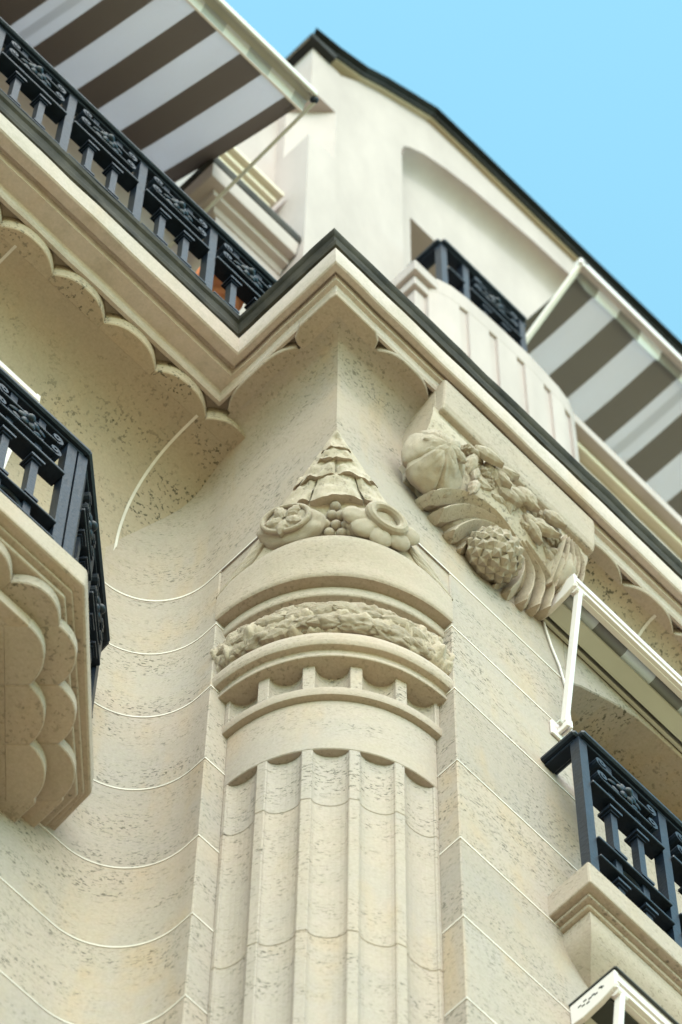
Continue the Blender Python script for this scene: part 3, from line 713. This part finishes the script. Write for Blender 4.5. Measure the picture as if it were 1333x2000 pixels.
# left lower wing with its own cornice, behind the terrace
LW = link('terrace_wing', prism_me([(-.03,.47),(.25,.47),(.25,3),(-.03,3)], 11.43, 13.30), 'plaster', B)
def lsweep(prof, nm, mat):
    rows = [[(-o, 3.0, z), (-o, .52-o*1.0, z), (.24, .52-o, z)] for o, z in prof]
    return link(nm, grid_me(rows), mat, LW)
def off2(l): return l
rows = [[(x_, 3.0, z), (x_, y, z), (.218, y, z)] for x_, y, z in ((.0,.50,13.20),(-.045,.465,13.215),(-.05,.455,13.235),(-.075,.435,13.24),(-.08,.43,13.262),(-.11,.405,13.262),(-.114,.402,13.27),(-.12,.394,13.335),(-.02,.45,13.337))]
link('wing_cornice', grid_me(rows), 'plaster', LW)
rows = [[(x_, 3.0, z), (x_, y, z), (.222, y, z)] for x_, y, z in ((-.02,.45,13.336),(-.122,.392,13.338),(-.128,.387,13.36),(-.124,.39,13.395),(-.105,.405,13.41),(.0,.5,13.42))]
link('wing_roof_edge', grid_me(rows), 'zinc', LW)
link('wing_upper_wall', box_me(-.02,.25,.52,3,13.42,15.2), 'plaster', LW)
link('wing_moulding', join_me([box_me(-.1,.205,.455,.53,13.86,13.89), box_me(-.09,.195,.475,.53,13.82,13.86), box_me(-.08,.185,.49,.53,13.78,13.82)]), 'interior', LW)
link('terrace_wall', box_me(-4,-.03,.60,.75,11.43,13.6), 'plaster', LW)
link('terrace_door', box_me(-.9,-.25,.585,.602,11.43,12.9), 'interior', LW)
# bow-fronted bay on the right with upright slots
def bow(z0, z1, inset=0, nm='bow_bay'):
    pts = [(.575,.34),(.575,.232),(.60,.214),(.64,.202),(.70,.195),(.80,.190),(.95,.188),(1.08,.196),(1.13,.205),(1.17,.222),(1.20,.245),(1.215,.275),(1.218,.34)]
    return link(nm, prism_me(pts, z0, z1), 'plaster', B if nm == 'bow_bay' else BW, bevel=.006)
BW = bow(13.335, 13.455)
def bowslots():
    slots = [.667, .780, .891, 1.005, 1.10]
    def fy(x): 
        t = [(.575,.232),(.60,.214),(.64,.202),(.70,.195),(.80,.190),(.95,.188),(1.08,.196),(1.13,.205),(1.17,.222),(1.20,.245),(1.215,.275)]
        for (a, b), (c, d) in zip(t[:-1], t[1:]):
            if a <= x <= c: return b+(d-b)*(x-a)/(c-a)
    pts = [(.575,.34),(.575,.232)]; xs = sorted([.60,.64,.70,.80,.95,1.08,1.13,1.17,1.20,1.215]+[s+e for s in slots for e in (-.0001,0,.033,.0331)])
    for x_ in xs:
        ins = 0
        for s in slots:
            if s-1e-6 <= x_ <= s+.033+1e-6: ins = .009
        pts.append((x_, fy(x_)+ins))
    return pts+[(1.218,.34)]
link('slotted_wall', prism_me(bowslots(), 11.43, 13.335), 'plaster', BW)
link('bay_block', join_me([box_me(.505,.60,.215,.39,13.36,13.435), box_me(.520,.59,.232,.39,13.30,13.36), box_me(.535,.58,.245,.39,11.43,13.30)]), 'plaster', BW, bevel=.004)
# balcony slab to the right of the bay
SR = link('upper_balcony', prism_me([(1.10,.232),(5,.232),(5,.46),(1.10,.46)], 13.44, 13.50), 'plaster', B, bevel=.004)
link('balcony_moulding', prism_me([(1.10,.268),(5,.268),(5,.46),(1.10,.46)], 13.405, 13.4405), 'interior', SR, bevel=.006)
link('parapet_wall', prism_me([(1.10,.30),(5,.30),(5,.46),(1.10,.46)], 11.43, 13.406), 'plaster', SR)
link('upper_balcony_floor', prism_me([(.58,.25),(1.12,.25),(1.12,.46),(.58,.46)], 13.40, 13.45), 'plaster', SR)

# ================================================================== IRON RAILINGS
H = .655
def post_mesh(hh=H): return box_me(-.0125,.0125,-.0125,.0125,0,hh-.02,'post')
def plate_me(s=.0185, h=.009):
    return join_me([box_me(-s,s,-s,s,0,h), box_me(-s*.72,s*.72,-s*.72,s*.72,h,h*1.9), box_me(-s*.72,s*.72,-s*.72,s*.72,-h*.8,0)])
def scroll_me():
    # flat bar end rolled up into a curl
    pts = []
    for i in range(20):
        t = i/19*8.5; r = .0150*(1-.085*t); pts.append((-.012-r*math.sin(t)*1.0, .0145-r*math.cos(t)))
    rows = []
    for i, (x_, z_) in enumerate(pts):
        a = pts[max(0, i-1)]; b = pts[min(len(pts)-1, i+1)]; d = Vector((b[0]-a[0], b[1]-a[1])).normalized(); nn = Vector((-d.y, d.x))*.0036; wd = .020*(1+.12*i/19)
        rows.append([(x_+nn.x, -wd, z_+nn.y), (x_+nn.x, wd, z_+nn.y), (x_-nn.x, wd, z_-nn.y), (x_-nn.x, -wd, z_-nn.y)])
    me = grid_me(rows, True); k = len(rows); v = [q.co.copy() for q in me.vertices]; f = [list(p.vertices) for p in me.polygons]+[[0,1,2,3],[4*k-1,4*k-2,4*k-3,4*k-4]]
    return fixn(mesh('scroll', v, f))
def rose_me():
    mes = []
    bm = bmesh.new(); bmesh.ops.create_icosphere(bm, subdivisions=2, radius=.012, matrix=Matrix.Translation((0,-.014,0)))
    for k in range(6):
        a = k*1.047; bmesh.ops.create_icosphere(bm, subdivisions=2, radius=1, matrix=Matrix.Translation((.017*math.cos(a), -.009, .017*math.sin(a))) @ Matrix.Rotation(-a, 4, 'Y') @ Matrix.Diagonal((.014, .006, .0105, 1)))
    for s in (-1, 1):
        bmesh.ops.create_icosphere(bm, subdivisions=2, radius=1, matrix=Matrix.Translation((.034*s, -.004, .012)) @ Matrix.Rotation(.5*s, 4, 'Y') @ Matrix.Diagonal((.020, .004, .009, 1)))
        bmesh.ops.create_icosphere(bm, subdivisions=2, radius=1, matrix=Matrix.Translation((.026*s, -.004, -.016)) @ Matrix.Rotation(-.5*s, 4, 'Y') @ Matrix.Diagonal((.016, .004, .008, 1)))
    me = bpy.data.meshes.new('rose'); bm.to_mesh(me); bm.free(); me.shade_smooth(); return me
RP = dict(post=post_mesh(), baluster=box_me(-.0095,.0095,-.0095,.0095,.02,H-.02), plate=plate_me(), scroll=scroll_me(), rose=rose_me(), ring=ring_me(.036, .0045, 28, 6))
ROT90 = Matrix.Rotation(math.pi/2, 4, 'X')
for me in RP.values(): me.materials.append(M['iron'])
def railing(label, runs, zbase, name='iron_railing', group=None):
    """runs: list of (p0, p1, post_offsets, panels[(start,len)])"""
    root = empty(name, (runs[0][0][0], runs[0][0][1], zbase), label, 'railing', group)
    def add(nm, me, mtx):
        o = bpy.data.objects.new(nm, me); COL.objects.link(o); o.parent = root; o.matrix_parent_inverse = Matrix(); o.matrix_basis = Matrix.Translation(-root.location) @ mtx
        return o
    for p0, p1, posts, panels in runs:
        p0, p1 = Vector(p0), Vector(p1); d = (p1-p0); Ln = d.length; d.normalize(); ang = math.atan2(d.y, d.x)
        T = Matrix.Translation((p0.x, p0.y, zbase)) @ Matrix.Rotation(ang, 4, 'Z')
        def b_(nm, a, c, wy, z0, z1, bev=.0015):
            me = box_me(a, c, -wy, wy, z0, z1); me.materials.append(M['iron']); o = add(nm, me, T)
            md = o.modifiers.new('b', 'BEVEL'); md.width = bev; md.segments = 1; return o
        b_('handrail', -.012, Ln+.012, .026, H-.018, H, .005); b_('handrail_core', 0, Ln, .014, H-.026, H-.0185)
        for s in posts: add('post', RP['post'], T @ Matrix.Translation((s, 0, 0)))
        for (s, ln) in panels:
            e = .0125
            b_('mid_rail', s+e, s+ln-e, .020, .442, .452); b_('lower_rail', s+e, s+ln-e, .020, .186, .194); b_('bottom_rail', s+e, s+ln-e, .020, .105, .113)
            if ln < .12: continue
            b_('scroll_bar', s+.046, s+ln-.046, .020, .560, .567); b_('scroll_bar', s+.046, s+ln-.046, .020, .498, .505)
            for hz in (.563, .501):
                add('scroll', RP['scroll'], T @ Matrix.Translation((s+.058, 0, hz)))
                add('scroll', RP['scroll'], T @ Matrix.Translation((s+ln-.058, 0, hz)) @ Matrix.Rotation(math.pi, 4, 'Z'))
            for f_ in (.335, .665):
                xx = s+ln*f_; bl = add('baluster', RP['baluster'], T @ Matrix.Translation((xx, 0, 0)))
                for hz in (.405, .208, .075): 
                    o = bpy.data.objects.new('collar', RP['plate']); COL.objects.link(o); o.parent = bl; o.matrix_basis = Matrix.Translation((0, 0, hz))
            add('rosette', RP['rose'], T @ Matrix.Translation((s+ln*.5, -.008, .545)))
            add('ring', RP['ring'], T @ Matrix.Translation((s+ln*.5, 0, .150)) @ ROT90)
    return root
PT = .2445
# right window
nP = 6
railing('black iron railing standing on the stone balcony at the right edge', [
    ((.650,.02), (.650,-.085), [.105], []),
    ((.650,-.085), (.650+PT*nP,-.085), [PT*k for k in range(1, nP+1)], [(PT*k, PT) for k in range(nP)])], 9.371)
# left balcony
L0 = -.538
railing('black iron railing on the scalloped stone balcony at the left edge', [
    ((-.568-PT*10,.205), (L0,.205), [PT*k for k in range(11)]+[PT*10+.030], [(PT*k, PT) for k in range(10)]),
    ((L0,.205), (-.228,.472), [.022, .205, .395], [(.022, .183), (.205, .190)]),
    ((-.228,.472), (-.222,.56), [], [])], 9.378)
# terrace, upper left
railing('black iron railing along the terrace edge under the brown striped awning', [
    ((-.012-PT*14,.203), (.16,.203), [PT*k for k in range(15)]+[PT*14+.16], [(PT*k, PT) for k in range(14)])], 11.405)
# upper right window
railing('black iron railing above the white bow-fronted bay', [
    ((.700,.40), (.700,.289), [.11], []),
    ((.700,.289), (.793+PT,.289), [.093, .093+PT], [(0, .093), (.093, PT)]),
    ((.793+PT,.289), (.793+PT,.45), [], [])], 13.45)

# ================================================================== AWNINGS
def cloth(name, x0, x1, yz, mat, parent, nx=40, sag=.010):
    rows = []
    for i in range(13):
        t = i/12; y = yz[0][0]+(yz[1][0]-yz[0][0])*t; z = yz[0][1]+(yz[1][1]-yz[0][1])*t
        rows.append([(x0+(x1-x0)*j/nx, y, z-sag*math.sin(math.pi*t)+.004*noise.noise(Vector((j*.35, i*.18, x0)))+.0015*math.sin(j*1.3+t*2)*math.sin(math.pi*t)) for j in range(nx+1)])
    o = link(name, grid_me(rows), mat, parent); o.data.shade_smooth(); sd_ = o.modifiers.new('s', 'SOLIDIFY'); sd_.thickness = .002; return o
def at0(o, root): o.matrix_parent_inverse = Matrix.Translation(-root.location); return o
# terrace awning, upper left
AW = empty('awning', (-.11, .57, 13.5), 'brown and pale grey striped awning above the terrace at upper left', 'awning')
XE = -.122
at0(cloth('canvas', -4, XE, ((.045,13.075),(.60,13.535)), 'awnL', AW, 90), AW)
at0(link('side_hem', bar_me((XE-.006,.045,13.073),(XE-.006,.60,13.533),.012,.006), 'awnL', AW), AW)
at0(link('front_bar', join_me([box_me(-4,XE+.006,-.012,.022,13.055,13.075), box_me(-4,XE+.006,-.018,-.008,13.035,13.078)]), 'greywhite', AW, bevel=.003), AW)
rows = [[(-4+(XE+4)*j/80, .018+.016*t, 13.055-.055*t) for j in range(81)] for t in (0,.5,1)]
at0(link('valance', grid_me(rows), 'valance', AW), AW)
at0(link('valance_piping', bar_me((-4,.036,12.998),(XE,.036,12.998),.006,.006), 'white', AW), AW)
at0(link('arm', tube_me([(XE+.012,.0,13.03),(XE+.018,.60,12.985)], .0055), 'greywhite', AW), AW)
at0(link('arm_joint', lump_me(1,2,.1,1), 'iron', AW), AW).matrix_basis = Matrix.Translation((XE+.008,-.002,13.035)) @ Matrix.Diagonal((.012,.012,.012,1))
# right upper awning
A2 = empty('awning', (1.157, .5, 14.5), 'grey and white striped awning above the bow-fronted bay at right', 'awning')
at0(cloth('canvas', 1.160, 5, ((.150,14.475),(.56,14.50)), 'awnR', A2, 80), A2)
at0(link('side_hem', bar_me((1.166,.150,14.472),(1.166,.56,14.497),.012,.006), 'awnR', A2), A2)
at0(link('front_bar', join_me([box_me(1.148,5,.106,.128,14.488,14.512), box_me(1.148,5,.100,.108,14.470,14.515)]), 'white', A2, bevel=.003), A2)
rows = []
for t in (0,.33,.66,1):
    rows.append([(1.160+3.84*j/90, .126+.022*t, 14.490-(.045+.012*math.cos(j*.9))*t*(1 if j else .3)) for j in range(91)])
at0(link('valance', grid_me(rows), 'awnR', A2), A2)
at0(link('arm', tube_me([(1.150,.112,14.498),(1.135,.40,14.19)], .011), 'white', A2), A2)
at0(link('arm_cap', box_me(1.138,1.168,.100,.130,14.485,14.522), 'white', A2, bevel=.004), A2)
# cassette awnings over the windows
def cassette(label, x0, x1, y, z, arm_end, flip=1, holes=False, dark=False):
    r = empty('awning', (x0, y, z), label, 'awning')
    def P(nm, me, mat, bev=0): return at0(link(nm, me, mat, r, bevel=bev), r)
    e = x0 if flip > 0 else x1; s = flip
    P('cassette_back', box_me(x0+.012,x1-.012,y-.012,y-.002,z-.012,z+.055), 'greywhite', .002)
    P('cassette_roof', box_me(x0+.012,x1-.012,y-.110,y-.002,z+.050,z+.058), 'white', .002)
    P('lower_shell', prism_yz(x0+.012, x1-.012, [(y-.022,z-.014),(y-.062,z-.004),(y-.064,z+.002),(y-.022,z-.006)]), 'greywhite')
    rl = tube_me([(x0+.02,y-.070,z+.026),(x1-.02,y-.070,z+.026)], .021, 16); P('canvas_roll', rl, 'dark' if dark else 'awnR').data.shade_smooth()
    if dark: P('seal_strip', join_me([box_me(x0-.002,x0+.003,y-.121,y-.001,z+.0605,z+.066), box_me(x0,x1,y-.1235,y-.1165,z+.0605,z+.066), box_me(x0+.013,x1,y-.092,y-.02,z-.010,z-.004)]), 'dark')
    P('front_bar', join_me([box_me(x0+.004,x1-.004,y-.116,y-.104,z+.0,z+.058), box_me(x0+.004,x1-.004,y-.106,y-.092,z-.004,z+.004), box_me(x0+.004,x1-.004,y-.121,y-.114,z+.016,z+.022)]), 'white', .0015)
    pl = [(y-.001,z-.012),(y-.030,z-.018),(y-.075,z-.012),(y-.112,z+.000),(y-.118,z+.008),(y-.118,z+.060),(y-.001,z+.060)]
    ep = P('end_plate', prism_yz(e-(.0 if s > 0 else .012), e+(.012 if s > 0 else .0), pl), 'white', .002)
    if holes:
        for a, b in ((.3,.3),(.34,.62),(.45,.45),(.52,.52),(.58,.38),(.68,.66),(.72,.52),(.40,.20),(.22,.5)):
            P('vent_hole', box_me(e-.0008,e+.002,y-.118*a-.004,y-.118*a+.004,z+.01+.04*b-.002,z+.01+.04*b+.002), 'dark')
    a0 = Vector((e+.022*s, y-.108, z-.004)); a1 = Vector(arm_end)
    P('arm', bar_me(a0, a1, .020, .012, Vector((1,0,0))), 'white', .003)
    P('arm_pivot', tube_me([(a0.x-.013,a0.y,a0.z),(a0.x+.013,a0.y,a0.z)], .011, 12), 'white')
    P('bracket', join_me([box_me(a1.x-.004,a1.x+.004,a1.y-.012,y-.0,a1.z-.026,a1.z+.016), box_me(a1.x-.022,a1.x+.022,y-.008,y,a1.z-.045,a1.z+.02), box_me(a1.x+.008,a1.x+.014,a1.y-.012,y,a1.z-.022,a1.z+.014)]), 'white', .004)
    P('bracket_bolt', tube_me([(a1.x-.014,a1.y+.006,a1.z),(a1.x+.018,a1.y+.006,a1.z)], .006, 8), 'greywhite')
    return r
C1 = cassette('white rolled-up awning box under the carved pine cone at right', .655, 2.3, 0, 10.815, (.685,-.026,10.245))
C2 = cassette('white rolled-up awning box on the curved wall above the left balcony', -3.2, -.500, L_, 10.83, (-.535, L_-.026, 10.26), flip=-1)
C3 = cassette('white awning box with perforated end plate at the bottom right corner', .650, 2.3, 0, 8.905, (.685,-.03,8.35), holes=True, dark=True)
# cable
cb_ = link('cable', tube_me([(.668,-.004,10.815),(.672,-.006,10.77),(.690,-.005,10.69),(.712,-.005,10.62),(.728,-.005,10.52),(.731,-.005,10.36),(.732,-.005,10.0)], .0032, 6), 'white', None, smooth=True)
cb_['label'] = 'thin white cable hanging from the awning box beside the window arch'; cb_['category'] = 'cable'
# flower pot on the terrace
PO = empty('flower_pot', (-.14, .29, 11.43), 'terracotta flower pot behind the terrace railing', 'flower pot')
rows = [[(r*math.cos(t*math.pi/12), r*math.sin(t*math.pi/12), z) for t in range(24)] for r, z in ((.045,0),(.056,.55),(.066,.55),(.068,.64),(.058,.64),(.05,.5))]
me = grid_me(rows, True); o = link('pot', fixn(me), 'terracotta', PO, smooth=True)
